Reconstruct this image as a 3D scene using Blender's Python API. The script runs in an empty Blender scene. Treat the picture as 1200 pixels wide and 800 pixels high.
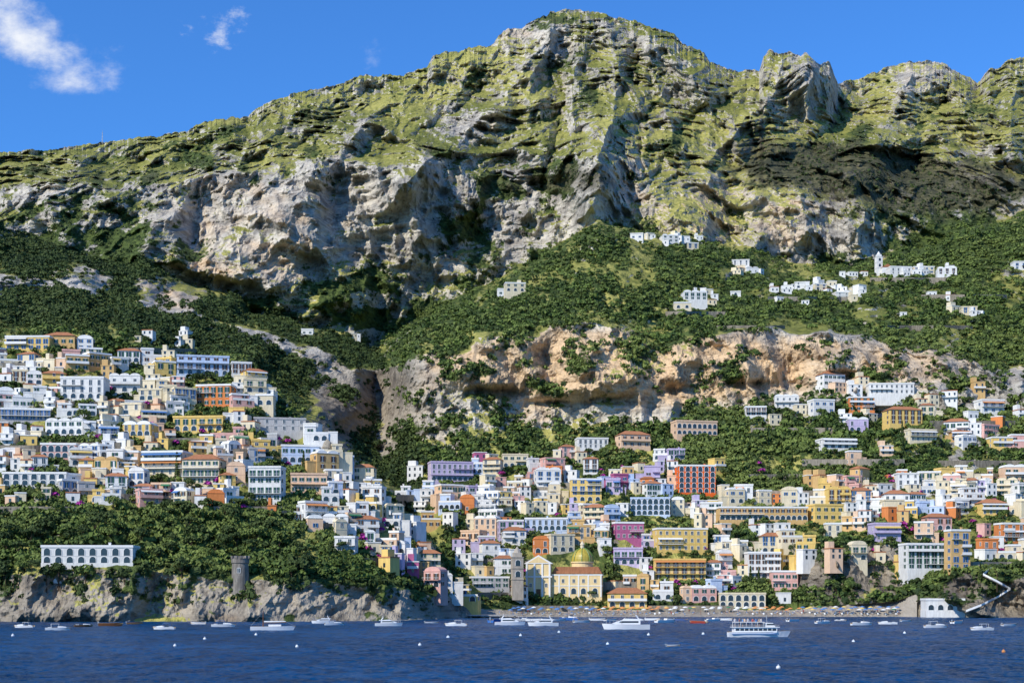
import bpy, math, random, numpy as np
from mathutils import Vector, Matrix
random.seed(7); rng=np.random.default_rng(7)
S=bpy.context.scene; C=S.collection
F=1700.; CH=8.; HY=698.
R=random.random
def U(a,b): return a+(b-a)*R()
# ---------------------------------------------------------------- numpy noise
perm=rng.permutation(256); perm=np.concatenate([perm]*3)
gr=rng.normal(size=(256,3)).astype(np.float32); gr/=np.linalg.norm(gr,axis=1)[:,None]
def pn(x,y,z):
    x=np.asarray(x,np.float32);y=np.asarray(y,np.float32);z=np.asarray(z,np.float32)
    x,y,z=np.broadcast_arrays(x,y,z)
    x,y,z=x*.86+y*.37-z*.35+31.7,-x*.24+y*.9+z*.36+11.3,x*.45-y*.22+z*.86+57.1
    fx=np.floor(x);fy=np.floor(y);fz=np.floor(z)
    xi=fx.astype(int)&255;yi=fy.astype(int)&255;zi=fz.astype(int)&255
    x=x-fx;y=y-fy;z=z-fz
    a=x*x*(3-2*x);b=y*y*(3-2*y);c=z*z*(3-2*z)
    out=0
    for i in (0,1):
        for j in (0,1):
            for k in (0,1):
                g=gr[perm[perm[perm[xi+i]+yi+j]+zi+k]]
                d=g[...,0]*(x-i)+g[...,1]*(y-j)+g[...,2]*(z-k)
                out=out+d*(a if i else 1-a)*(b if j else 1-b)*(c if k else 1-c)
    return out*1.5
def fbm(x,y,z,o=4,g=.5):
    s=0;a=1.;f=1.
    for i in range(o):
        s=s+a*pn(x*f+i*17.3,y*f+i*5.1,z*f+i*9.7);a*=g;f*=2.03
    return s
def ridged(x,y,z,o=4,g=.5):
    s=0;a=1.;f=1.;w=1.
    for i in range(o):
        n=1-np.abs(pn(x*f+i*13.3,y*f+i*7.1,z*f+i*3.7))*1.9
        n=n*n*w; s=s+a*n; w=np.clip(n*1.4,0,1); a*=g;f*=2.1
    return s
# ---------------------------------------------------------------- terrain
FT=[ # feature curves (u, v, D)
 [(-350,728,453),(380,728,453),(470,727,470),(530,725,510),(570,722.5,555),(1060,722.5,560),(1110,724,540),(1550,725,520)],
 [(-350,666,461),(0,672,461),(120,664,461),(250,676,463),(350,680,463),(450,686,478),(520,697,516),(565,714,568),(620,716,585),(930,716,585),(960,712,575),(1050,706,572),(1080,694,561),(1120,676,548),(1550,670,535)],
 [(-350,385,640),(0,385,640),(100,398,640),(200,412,635),(290,428,625),(345,482,610),(400,528,592),(450,578,578),(500,638,562),(525,682,562),(560,680,590),(700,640,625),(930,640,625),(960,640,598),(1060,640,598),(1100,640,615),(1200,640,610),(1550,640,600)],
 [(-350,378,760),(0,378,760),(100,391,760),(200,404,760),(290,420,760),(345,474,750),(400,520,730),(450,570,700),(500,628,660),(525,660,610),(560,650,625),(700,600,672),(900,600,675),(1200,600,660),(1550,600,650)],
 [(-350,350,900),(0,352,900),(200,382,920),(300,405,930),(370,455,920),(410,500,900),(450,540,850),(500,505,800),(560,488,797),(640,505,795),(700,496,790),(800,484,790),(900,466,800),(1000,456,805),(1100,472,780),(1200,470,770),(1550,460,770)],
 [(-350,315,1020),(0,320,1020),(200,362,1040),(300,385,1040),(400,425,1000),(440,440,950),(480,425,825),(560,402,818),(640,385,815),(700,380,812),(760,404,812),(850,396,820),(900,385,825),(1000,392,835),(1080,412,835),(1150,430,805),(1200,430,800),(1550,430,800)],
 [(-350,270,1200),(0,280,1200),(200,330,1220),(300,372,1200),(400,405,1180),(440,418,1150),(500,378,1060),(560,350,1090),(640,308,1130),(700,270,1160),(760,275,1160),(850,302,1160),(900,322,1180),(1000,325,1190),(1100,290,1230),(1200,255,1280),(1550,240,1280)],
 [(-350,262,1330),(0,272,1330),(200,320,1350),(300,362,1350),(400,392,1380),(440,404,1420),(500,364,1480),(640,296,1500),(700,260,1500),(760,265,1500),(850,290,1480),(1000,315,1520),(1100,282,1560),(1200,245,1600),(1550,232,1650)],
 [(-350,215,1480),(0,215,1480),(100,222,1490),(200,212,1500),(300,195,1530),(400,188,1560),(500,195,1590),(600,212,1600),(700,175,1570),(760,188,1600),(850,232,1610),(900,215,1620),(1000,205,1650),(1100,215,1680),(1200,215,1720),(1550,210,1750)],
 [(-350,192,1640),(0,193,1640),(200,180,1700),(300,150,1800),(500,125,1860),(700,85,1960),(830,110,1960),(900,125,1960),(1000,145,2000),(1200,140,2050),(1550,140,2060)],
 [(-350,182,1750),(0,178,1760),(60,176,1770),(110,168,1800),(160,162,1800),(215,155,1820),(240,143,1850),(290,135,1880),(310,122,1900),(350,108,1920),(400,98,1960),(415,90,1980),(470,88,2000),(500,80,2020),(508,66,2030),(545,57,2060),(575,53,2080),(590,36,2100),(612,34,2120),(620,25,2120),(640,20,2150),(645,13,2150),(670,10,2160),(695,13,2160),(720,22,2150),(745,23,2150),(765,33,2120),(790,38,2100),(800,52,2100),(825,60,2080),(832,74,2080),(862,83,2100),(890,82,2100),(895,66,2060),(903,60,2060),(912,64,2060),(925,59,2060),(938,66,2060),(945,61,2060),(960,76,2070),(972,71,2070),(982,98,2160),(1000,94,2250),(1035,80,2300),(1065,71,2300),(1105,73,2300),(1120,84,2300),(1145,98,2320),(1160,82,2280),(1172,79,2270),(1180,72,2260),(1200,68,2260),(1260,60,2260),(1550,110,2250)]]
us=np.concatenate([np.linspace(-350,-20,45),np.linspace(-20,1220,1100)[1:],np.linspace(1220,1550,45)[1:]])
NU=len(us); NV=720
FV=np.array([np.interp(us,[p[0] for p in f],[p[1] for p in f]) for f in FT])
FD=np.array([np.interp(us,[p[0] for p in f],[p[2] for p in f]) for f in FT])
FV[10]+=2.6*fbm(us/15,us*0,us*0+3.3,5,.72)
for k in range(1,11): FV[k]=np.minimum(FV[k],FV[k-1]-2)
vs=FV[0];vk=FV[10]
t=np.linspace(0,1,NV)
V=vs[:,None]+(vk-vs)[:,None]*t[None,:]
UU=np.repeat(us[:,None],NV,1)
warp=12*fbm(UU/60,V/45,V*0+1.5,4)
edge=np.clip((vs[:,None]-V-35)/60,0,1)*np.clip((V-vk[:,None])/20,0,1)
Vw=V+warp*edge
D0=np.empty_like(V);SI=np.empty_like(V)
idx=np.arange(11.)
for i in range(NU):
    D0[i]=np.interp(Vw[i],FV[::-1,i],FD[::-1,i]); SI[i]=np.interp(Vw[i],FV[::-1,i],idx[::-1])
for (a,b,ra,rb,dd) in [(700,215,26,52,-85),(745,225,16,50,35),(478,205,26,32,-55),(560,285,20,50,30),(330,250,50,50,-45),(390,230,16,50,35),(945,85,22,32,-90),(985,110,12,40,50),(930,245,55,32,-45),(862,225,18,60,40),(810,235,38,40,-55),(150,300,60,40,-40),(50,240,50,25,-35),(230,260,14,60,30),(540,435,50,30,-22),(640,430,30,30,12),(720,440,50,35,-18),(860,430,40,30,-16),(930,440,20,30,15),(1000,430,50,30,-15),(1090,440,40,30,-18),(395,490,34,45,-45),(446,455,22,70,120),(510,710,14,16,-6),(572,460,34,6,24),(640,472,24,5,16),(792,458,14,9,24),(705,468,22,5,16),(880,450,24,5,14),(985,440,20,6,14),(530,290,20,10,20)]:
    D0+=dd*np.exp(-((UU-a)/ra)**2-((V-b)/rb)**2)
wu=UU+9*fbm(UU/35,V/35,V*0+22,4,.6); wv=V+9*fbm(UU/35+7,V/35,V*0+2,4,.6)
def rib(pts,w,A):
    dm=np.full_like(V,1e9)
    for (x0,y0),(x1,y1) in zip(pts,pts[1:]):
        dx,dy=x1-x0,y1-y0; tt=np.clip(((wu-x0)*dx+(wv-y0)*dy)/(dx*dx+dy*dy),0,1); dm=np.minimum(dm,np.hypot(wu-x0-tt*dx,wv-y0-tt*dy))
    return A*np.exp(-dm/w)
env=np.clip((V-vk[:,None]-2)/14,.12,1)
RB=0
for pts,w,A in [([(668,12),(628,62),(596,112),(560,150),(500,190),(478,215)],16,-85),([(700,14),(724,66),(716,130),(702,190)],14,-80),([(798,50),(812,92),(850,132),(868,175)],15,-75),([(922,60),(906,104),(880,140),(830,190)],13,-80),([(962,72),(985,118),(1010,160)],12,-60),([(1080,72),(1052,118),(1030,165)],15,-75),([(1110,78),(1135,130),(1165,180)],13,-65),([(1195,70),(1180,120),(1190,180)],15,-70),([(500,80),(470,118),(420,150),(372,200)],15,-70),([(405,96),(360,130),(300,165),(262,215)],14,-60),([(290,135),(235,165),(180,190),(130,230)],13,-55),([(160,162),(110,185),(50,215)],13,-50),([(560,56),(540,96),(520,140)],11,-45),([(760,34),(770,90),(785,140),(800,190)],11,-60),
 ([(640,70),(664,120),(650,175),(630,220)],10,60),([(745,60),(752,120),(748,180)],9,50),([(575,90),(530,130),(450,175)],9,40),([(860,90),(850,110),(800,150)],9,40),([(1000,100),(975,150),(950,190)],10,50),([(1115,100),(1085,150),(1075,200)],10,50),([(440,100),(395,140),(330,180)],9,40),([(1150,100),(1165,150),(1185,200)],9,45),([(330,120),(270,150),(215,190)],8,35),([(880,90),(872,130),(900,180)],8,30)]:
    RB=RB+rib(pts,w,A)
RB*=.78*env*np.clip((SI-7.)/.8,0,1)
X=(UU-600)/F*D0; Z=CH+(HY-V)/F*D0; Y=D0
A1=np.interp(SI,[0,1,3,4,5,6,7,8,9,10],[0,2,3,8,12,22,40,42,38,20])
A2=np.interp(SI,[0,.3,.8,1,1.2,3,3.8,4.1,4.9,5.1,6,7,7.9,8.2,9,10],[2,5,5,2,1.2,1.5,6,13,12,8,14,30,30,23,22,12])
AC=np.interp(SI,[0,.1,.8,1,1.1,3.6,4.1,4.9,5.1,6,7,8,8.3,10],[3,6,6,2,.3,.8,7,7,3,4,11,12,10,10])
A3=np.interp(SI,[0,.3,.9,1.1,3.6,4.1,4.9,5.1,6,7,8,10],[2.,4.,4,.4,.7,3.5,3.5,1.5,2,4,5,5])
AD=np.interp(SI,[0,6.5,7.2,8,9,9.7,10],[0,0,12,28,34,18,8])
beach=((UU>560)&(UU<1075)&(SI<1.02)); low=((UU>560)&(UU<935)&(SI<1.3))|beach
for A in (A1,A2,AC,A3): A[low]*=.06
gap=np.exp(-(((UU-1005)/75)**2+((V-672)/38)**2)**2)+np.exp(-(((UU-1150)/75)**2+((V-695)/34)**2)**2)
gap[beach]=0; A2+=gap*5; AC+=gap*7; A3+=gap*2.5
q=fbm(X/240,Z/200,Y/900,3)
n1=ridged(X/230+q*.5,Y/1500,Z/420+7,3,.5)-.9
sgn=np.tanh((UU-690)/120)
nD=ridged((X-sgn*.9*Z)/120+q*.7,Y/1800,(Z+sgn*.5*X)/420,4,.55)-.9
n2=ridged(X/72+q*.6,Y/700,Z/130,5,.55)-.9
nC=ridged(X/21,Y/150,Z/30+q,4,.6)-.9
n3=fbm(X/9,Y/60,Z/9,4,.6)
wz=fbm(X/200,Y/900,Z/170,4)
def ledge(p):
    p=p-np.floor(p); s=np.clip((p-.5)/.5,0,1); return s*s*(3-2*s)-p
P1=(Z-sgn*X*.10)/23+wz*1.9; P2=(Z-sgn*X*.10)/9.+wz*3.8
Bs=np.interp(SI,[0,.9,1.1,3.6,4,5,5.2,7,7.5,8,8.3,9,10],[1,1,0,0,8,8,9,12,15,19,30,30,22])*np.clip(.32+fbm(X/70,Y/500,Z/45,3)*2.2,0,1.2)
Bs[beach]=0
DN=D0+RB-A1*n1-A2*n2-AC*nC-AD*nD+A3*n3+Bs*ledge(P1)+Bs*.42*ledge(P2)
DN=np.maximum(DN,FD[0][:,None]-9)
XN=(UU-600)/F*DN; ZN=CH+(HY-V)/F*DN
def mesh_np(name,co,quads,mats=(),attrs=None):
    me=bpy.data.meshes.new(name); n=len(co);m=len(quads)
    me.vertices.add(n); me.vertices.foreach_set('co',np.asarray(co,np.float32).ravel())
    me.loops.add(m*4); me.loops.foreach_set('vertex_index',np.asarray(quads,np.int32).ravel())
    me.polygons.add(m); me.polygons.foreach_set('loop_start',np.arange(0,m*4,4,dtype=np.int32))
    me.polygons.foreach_set('use_smooth',np.zeros(m,bool))
    me.update(calc_edges=True)
    for k,a in (attrs or {}).items():
        at=me.attributes.new(k,'FLOAT','POINT'); at.data.foreach_set('value',np.asarray(a,np.float32).ravel())
    for x in mats: me.materials.append(x)
    return me
def blob(lst,base=0.):
    o=np.zeros_like(V)+base
    for (a,b,ra,rb,w) in lst: o+=w*np.exp(-(((UU-a)/ra)**2+((V-b)/rb)**2)**1.5)
    return o
nm=fbm(UU/40,V/28,V*0+4,5,.6)
FO=np.interp(SI,[0,.5,.9,1.05,1.6,3,3.8,4.05,4.9,5.15,6,6.9,7.1,8,9,10],[0,.1,.35,.8,.5,.58,.72,.05,.03,.66,.7,.62,.2,.1,.06,.0])
FO+=blob([(130,285,120,50,.5),(60,350,110,50,.3),(240,395,90,50,.3),(650,212,110,26,.6),(975,198,130,32,.55),(1110,220,120,34,.55),(1120,285,90,22,.4),(420,350,70,50,.5),(180,190,150,18,.3),(560,262,50,25,.3),(1100,250,80,30,.3),(380,130,90,14,.2),(100,325,60,20,-.9),(200,345,60,22,-.6),(320,270,110,55,-.6),(470,240,50,60,-.5),(700,215,28,50,-.8),(800,230,50,45,-.6),(930,252,50,24,-.9),(1005,672,65,34,-.6),(395,490,35,40,-.7),(1130,520,80,25,-.2),(480,150,120,30,-.3),(600,370,140,30,.25),(1100,440,100,40,.15),(470,500,24,50,.35),(690,425,26,26,.15),(930,440,26,30,.2),(1050,380,90,20,-.15)])
FO=np.where((UU<445)&(SI>3)&(SI<4.6),np.maximum(FO,.68-1.*np.exp(-((UU-395)/34)**2-((V-490)/38)**2)),FO)
FO=np.clip(FO+nm*.7,0,1); FO[beach]=0
nm2=fbm(UU/55+9,V/30,V*0+8,4,.6)
RK=np.interp(SI,[0,.9,1.05,3.7,4.,4.95,5.1,6.9,7.05,7.9,8.2,10],[1,1,.0,.05,1.,1.,.15,.15,.55,.5,.12,.2])+blob([(320,270,110,55,.3),(100,325,60,20,.5),(200,345,60,22,.5),(395,490,38,44,1.),(1130,530,80,25,.4),(945,85,40,30,.5),(640,42,60,30,.45),(1080,90,60,25,.3)])+nm2*.5+gap*1.2-np.clip(RB/60,-1,1)*.25
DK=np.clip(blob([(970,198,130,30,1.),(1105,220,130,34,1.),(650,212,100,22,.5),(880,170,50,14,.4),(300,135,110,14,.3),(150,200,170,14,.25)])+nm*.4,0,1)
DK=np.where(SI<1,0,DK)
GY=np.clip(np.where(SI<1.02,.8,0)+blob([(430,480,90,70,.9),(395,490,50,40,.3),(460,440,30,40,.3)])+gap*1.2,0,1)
OG=np.clip(blob([(320,270,120,60,.4),(800,260,60,40,.5),(620,430,140,48,.8),(800,430,160,48,.8),(1000,430,160,38,.65),(930,250,60,35,.4),(200,330,100,30,.4),(600,330,60,30,.3)])+nm2*.4,0,1)
SD=beach.astype(float)
def skirt(arr,lo,hi,hi2): return np.concatenate([lo[:,None],arr,hi[:,None],hi2[:,None]],1)
XS=skirt(XN,XN[:,0],XN[:,-1]*1.05,XN[:,-1]*1.5); YS=skirt(DN,DN[:,0]-4,DN[:,-1]+150,DN[:,-1]+1700); ZS=skirt(ZN,ZN[:,0]*0-9,ZN[:,-1]-90,ZN[:,-1]*0-20)
NW=NV+3
co=np.stack([XS,YS,ZS],-1).reshape(-1,3)
def gridq(nu,nw):
    ii,jj=np.meshgrid(np.arange(nu-1),np.arange(nw-1),indexing='ij'); b0=(ii*nw+jj).ravel(); return np.stack([b0,b0+nw,b0+nw+1,b0+1],1)
def ext(a): return skirt(a,a[:,0],a[:,-1],a[:,-1]*0)
# ---------------------------------------------------------------- node helpers
def mk(nt,t,ins=None,**kw):
    n=nt.nodes.new(t)
    for k,v in kw.items(): setattr(n,k,v)
    for k,v in (ins or {}).items():
        s=n.inputs[k]
        if isinstance(v,bpy.types.NodeSocket): nt.links.new(v,s)
        else: s.default_value=v
    return n
def ma(nt,op,a,b=0.,c=0.): return mk(nt,'ShaderNodeMath',{0:a,1:b,2:c},operation=op).outputs[0]
def mx(nt,f,a,b,bt='MIX'):
    q=lambda c: c if isinstance(c,bpy.types.NodeSocket) else (*c,1)
    return mk(nt,'ShaderNodeMix',{0:f,6:q(a),7:q(b)},data_type='RGBA',blend_type=bt).outputs[2]
def ss(nt,x,a,b,c=0.,d=1.): return mk(nt,'ShaderNodeMapRange',{0:x,1:a,2:b,3:c,4:d},interpolation_type='SMOOTHSTEP').outputs[0]
def ns(nt,vec,sc,det=4.,rough=.6): return mk(nt,'ShaderNodeTexNoise',{'Vector':vec,'Scale':sc,'Detail':det,'Roughness':rough}).outputs['Fac']
def vm(nt,v,c): return mk(nt,'ShaderNodeVectorMath',{0:v,1:c},operation='MULTIPLY').outputs[0]
def attr(nt,n): return mk(nt,'ShaderNodeAttribute',attribute_name=n).outputs['Fac']
def newmat(name):
    m=bpy.data.materials.new(name); m.use_nodes=True; nt=m.node_tree
    return m,nt,nt.nodes['Principled BSDF']
def terrain_mat():
    m,nt,b=newmat('limestone_hillside')
    g=mk(nt,'ShaderNodeNewGeometry'); pos=g.outputs['Position']; nz=mk(nt,'ShaderNodeSeparateXYZ',{0:g.outputs['True Normal']}).outputs[2]
    pz=vm(nt,pos,(1,.25,1.2)); pf=vm(nt,pos,(1,.2,1))
    nl=ns(nt,pf,.008,6.); nmid=ns(nt,pf,.04,6.,.65); nf=ns(nt,pz,.17,5.,.7); nbig=ns(nt,pf,.0025,4.)
    crack=ns(nt,vm(nt,pos,(1,.2,.35)),.11,6.,.75)
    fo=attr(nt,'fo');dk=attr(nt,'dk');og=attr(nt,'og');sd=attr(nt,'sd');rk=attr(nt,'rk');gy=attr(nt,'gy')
    rock=mx(nt,ss(nt,nmid,.35,.6),(.36,.335,.29),(.60,.55,.455))
    rock=mx(nt,ss(nt,ma(nt,'ADD',ma(nt,'MULTIPLY',og,.8),ma(nt,'MULTIPLY',nl,.5)),.35,1.),rock,(.66,.475,.285))
    rock=mx(nt,ss(nt,nf,.34,.48),mx(nt,1.,rock,(.48,.46,.45),'MULTIPLY'),rock)
    rock=mx(nt,ss(nt,crack,.47,.36,0.,.6),rock,(.12,.11,.10))
    band=mk(nt,'ShaderNodeTexNoise',{'Vector':vm(nt,pos,(.010,.003,.15)),'Scale':1.,'Detail':4.,'Roughness':.7}).outputs['Fac']
    rock=mx(nt,ss(nt,band,.40,.54,.55,.0),rock,mx(nt,1.,rock,(.48,.47,.48),'MULTIPLY'))
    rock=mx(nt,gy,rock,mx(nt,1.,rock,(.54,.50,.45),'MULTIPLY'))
    grass=mx(nt,ss(nt,nl,.35,.65),(.175,.185,.045),(.41,.375,.11))
    grass=mx(nt,ss(nt,nf,.38,.55),mx(nt,1.,grass,(.5,.56,.5),'MULTIPLY'),grass)
    x=ma(nt,'MULTIPLY',nz,1.15)
    for n_,w in ((nmid,1.5),(nf,.9),(nbig,1.1),(nl,1.1)): x=ma(nt,'ADD',x,ma(nt,'MULTIPLY',ma(nt,'SUBTRACT',n_,.5),w))
    x=ma(nt,'SUBTRACT',x,ma(nt,'MULTIPLY',rk,.75))
    gm=ss(nt,ma(nt,'ADD',x,ma(nt,'MULTIPLY',fo,.15)),.41,.55)
    c=mx(nt,gm,rock,grass)
    sp=ns(nt,pf,.09,5.,.7)
    fm=ss(nt,ma(nt,'ADD',ma(nt,'ADD',ma(nt,'MULTIPLY',fo,.62),sp),ma(nt,'MULTIPLY',nmid,.35)),.92,1.04)
    forest=mx(nt,ss(nt,nf,.35,.65),(.028,.045,.015),(.10,.135,.035))
    c=mx(nt,fm,c,forest)
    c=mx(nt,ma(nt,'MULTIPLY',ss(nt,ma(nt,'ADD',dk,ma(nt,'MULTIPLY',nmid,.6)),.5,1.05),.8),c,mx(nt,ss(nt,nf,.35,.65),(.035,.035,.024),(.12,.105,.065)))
    c=mx(nt,sd,c,mx(nt,nf,(.25,.22,.18),(.42,.37,.3)))
    nt.links.new(c,b.inputs['Base Color']); b.inputs['Roughness'].default_value=.95; b.inputs['Specular IOR Level'].default_value=.1
    h=ma(nt,'ADD',ma(nt,'ADD',ma(nt,'MULTIPLY',nmid,7.),ma(nt,'MULTIPLY',nf,2.6)),ma(nt,'MULTIPLY',crack,5.))
    bp=mk(nt,'ShaderNodeBump',{'Height':h,'Strength':.7,'Distance':1.}); nt.links.new(bp.outputs[0],b.inputs['Normal'])
    return m
TM=terrain_mat()
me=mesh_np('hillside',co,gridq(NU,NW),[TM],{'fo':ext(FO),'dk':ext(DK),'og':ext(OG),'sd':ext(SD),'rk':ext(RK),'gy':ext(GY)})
hill=bpy.data.objects.new('hillside_terrain',me); C.objects.link(hill); hill['kind']='structure'; hill['label']='steep limestone mountainside falling to the bay'; hill['category']='terrain'
def Dat(u,v):
    i=int(np.clip(np.searchsorted(us,u),0,NU-1)); j=int(np.clip(round((vs[i]-v)/(vs[i]-vk[i])*(NV-1)),0,NV-1)); return float(DN[i,j])
def P(u,v,D=None):
    D=D or Dat(u,v); return Vector(((u-600)/F*D,D,CH+(HY-v)/F*D))
# ---------------------------------------------------------------- simple materials
_m={}
def mat(name,col,rough=.8,spec=.3,var=.12,metal=0.):
    if name in _m: return _m[name]
    m,nt,b=newmat(name); tc=mk(nt,'ShaderNodeTexCoord').outputs['Object']
    st=vm(nt,tc,(1,1,.25))
    n=ns(nt,st,1.1,5.,.65); rnd=mk(nt,'ShaderNodeObjectInfo').outputs['Random']
    f=ma(nt,'ADD',ma(nt,'MULTIPLY',ss(nt,n,.3,.7),var*1.6),ma(nt,'MULTIPLY',rnd,var))
    c=mx(nt,f,col,tuple(x*.45 for x in col)); nt.links.new(c,b.inputs['Base Color'])
    b.inputs['Roughness'].default_value=rough; b.inputs['Specular IOR Level'].default_value=spec; b.inputs['Metallic'].default_value=metal
    _m[name]=m; return m
PC={'white':(.78,.765,.72),'cream':(.76,.66,.46),'yellow':(.78,.55,.18),'ochre':(.64,.42,.18),'pink':(.72,.42,.36),'terracotta':(.68,.24,.08),'red':(.80,.15,.03),'lilac':(.55,.47,.64),'blue':(.52,.62,.78),'grey':(.47,.46,.45),'peach':(.78,.54,.36),'magenta':(.46,.13,.25)}
def pm(c): return mat('plaster_'+c,PC[c],.9,.15,.22)
TRIM=mat('white_trim',(.77,.76,.72),.8,.2,.1); TILE=mat('clay_tile',(.46,.20,.10),.9,.1,.3); GLASS=mat('dark_glass',(.03,.045,.06),.15,.6,.2)
STONE=mat('rubble_stone',(.34,.30,.235),.95,.1,.5); WOOD=mat('varnished_wood',(.22,.09,.03),.5,.4,.3); METAL=mat('grey_metal',(.35,.36,.37),.4,.5,.1)
TOWER=mat('weathered_stone',(.33,.30,.26),.95,.1,.6)
HULL=mat('white_gelcoat',(.8,.8,.79),.3,.5,.05); DECK=mat('teak_deck',(.42,.30,.17),.7,.2,.2); RAIL=mat('painted_rail',(.6,.6,.58),.5,.4,.1)
SH=[mat('shutter_green',(.03,.10,.06)),mat('shutter_blue',(.06,.16,.36)),mat('shutter_brown',(.14,.07,.035)),mat('shutter_white',(.6,.6,.58))]
AW={k:mat('canvas_'+k,c,.9,.1,.1) for k,c in {'white':(.7,.7,.68),'orange':(.62,.26,.09),'green':(.06,.2,.1),'blue':(.09,.2,.42),'yellow':(.65,.48,.15),'red':(.5,.05,.04)}.items()}
# ---------------------------------------------------------------- mesh builder
class MB:
    def __init__(s): s.v=[];s.f=[];s.m=[];s.T=None
    def add(s,vs,fs,m=0):
        o=len(s.v)
        if s.T: 
            c,sn,p=s.T; vs=[(x*c-y*sn+p.x,x*sn+y*c+p.y,z+p.z) for x,y,z in vs]
        s.v+=[tuple(p) for p in vs]; s.f+=[tuple(i+o for i in f) for f in fs]; s.m+=[m]*len(fs)
    def box(s,x0,x1,y0,y1,z0,z1,m=0):
        s.add([(x0,y0,z0),(x1,y0,z0),(x1,y1,z0),(x0,y1,z0),(x0,y0,z1),(x1,y0,z1),(x1,y1,z1),(x0,y1,z1)],[(3,2,1,0),(4,5,6,7),(0,1,5,4),(1,2,6,5),(2,3,7,6),(3,0,4,7)],m); return s
    def lathe(s,prof,n=16,cx=0,cy=0,m=0):
        vs=[(cx+r*math.cos(2*math.pi*i/n),cy+r*math.sin(2*math.pi*i/n),z) for r,z in prof for i in range(n)]
        s.add(vs,[(j*n+i,j*n+(i+1)%n,(j+1)*n+(i+1)%n,(j+1)*n+i) for j in range(len(prof)-1) for i in range(n)],m); return s
    def prism(s,pts,y0,y1,m=0):
        n=len(pts); s.add([(x,y0,z) for x,z in pts]+[(x,y1,z) for x,z in pts],[tuple(range(n)),tuple(range(2*n-1,n-1,-1))]+[(i,i+n,(i+1)%n+n,(i+1)%n) for i in range(n)],m); return s
    def bar(s,a,b,r,m=0,n=6,r2=None):
        a=Vector(a);b=Vector(b);d=(b-a).normalized(); x=d.orthogonal().normalized();y=d.cross(x); r2=r if r2 is None else r2
        vs=[a+(x*math.cos(2*math.pi*i/n)+y*math.sin(2*math.pi*i/n))*r for i in range(n)]+[b+(x*math.cos(2*math.pi*i/n)+y*math.sin(2*math.pi*i/n))*r2 for i in range(n)]
        s.add(vs,[(i,(i+1)%n,(i+1)%n+n,i+n) for i in range(n)]+[tuple(range(n-1,-1,-1)),tuple(range(n,2*n))],m); return s
    def mesh(s,name,mats):
        me=bpy.data.meshes.new(name); me.from_pydata(s.v,[],s.f); me.polygons.foreach_set('material_index',s.m)
        for x in (mats if isinstance(mats,(list,tuple)) else [mats]): me.materials.append(x)
        me.update(); return me
    def build(s,name,mats,parent=None,loc=None): return ob(name,s.mesh(name,mats),parent,loc)
def ob(name,me,parent=None,loc=None,rz=0.,sc=None):
    o=bpy.data.objects.new(name,me); C.objects.link(o)
    if parent: o.parent=parent
    if loc is not None: o.location=loc
    if rz: o.rotation_euler[2]=rz
    if sc: o.scale=(sc,sc,sc)
    return o
def tag(o,label,cat,group=None):
    o['label']=label;o['category']=cat
    if group:o['group']=group
    return o
def thing(name,loc,label,cat,group=None,rz=0.): return tag(ob(name,None,None,loc,rz),label,cat,group)
def win_mesh(kind,sh):
    b=MB()
    if kind=='window': w,h=.48,.72
    elif kind=='door': w,h=.58,1.1
    else: w,h=1.0,1.2
    if kind=='arch':
        pts=[(-w,-h),(w,-h)]+[(w*math.cos(a*math.pi/8),h-w+w*math.sin(a*math.pi/8)) for a in range(9)]
        b.prism(pts,-.06,.1,1); b.box(-w-.18,-w,-.12,.1,-h,h-w,0); b.box(w,w+.18,-.12,.1,-h,h-w,0)
        for i in range(2,len(pts)-1):
            (x0,z0),(x1,z1)=pts[i],pts[i+1]; q=1.16; c=h-w
            b.add([(x0,-.12,z0),(x1,-.12,z1),(x1*q,-.12,c+(z1-c)*q),(x0*q,-.12,c+(z0-c)*q)],[(3,2,1,0)],0)
    else:
        b.box(-w,w,-.05,.1,-h,h,1)
        b.box(-w-.1,w+.1,-.1,.1,h,h+.12,0); b.box(-w-.15,w+.15,-.14,.1,-h-.1,-h,0); b.box(-.04,.04,-.08,.0,-h,h,0)
        if sh<3: b.box(-w*1.9,-w-.01,-.11,-.01,-h,h,2); b.box(w+.01,w*1.9,-.11,-.01,-h,h,2)
        else: b.box(-w-.1,-w,-.1,.1,-h,h,0); b.box(w,w+.1,-.1,.1,-h,h,0)
    return b.mesh(kind,[TRIM,GLASS,SH[sh]])
WM={(k,s):win_mesh(k,s) for k in ('window','door','arch') for s in range(4)}
rects=[];houses=[]
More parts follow.
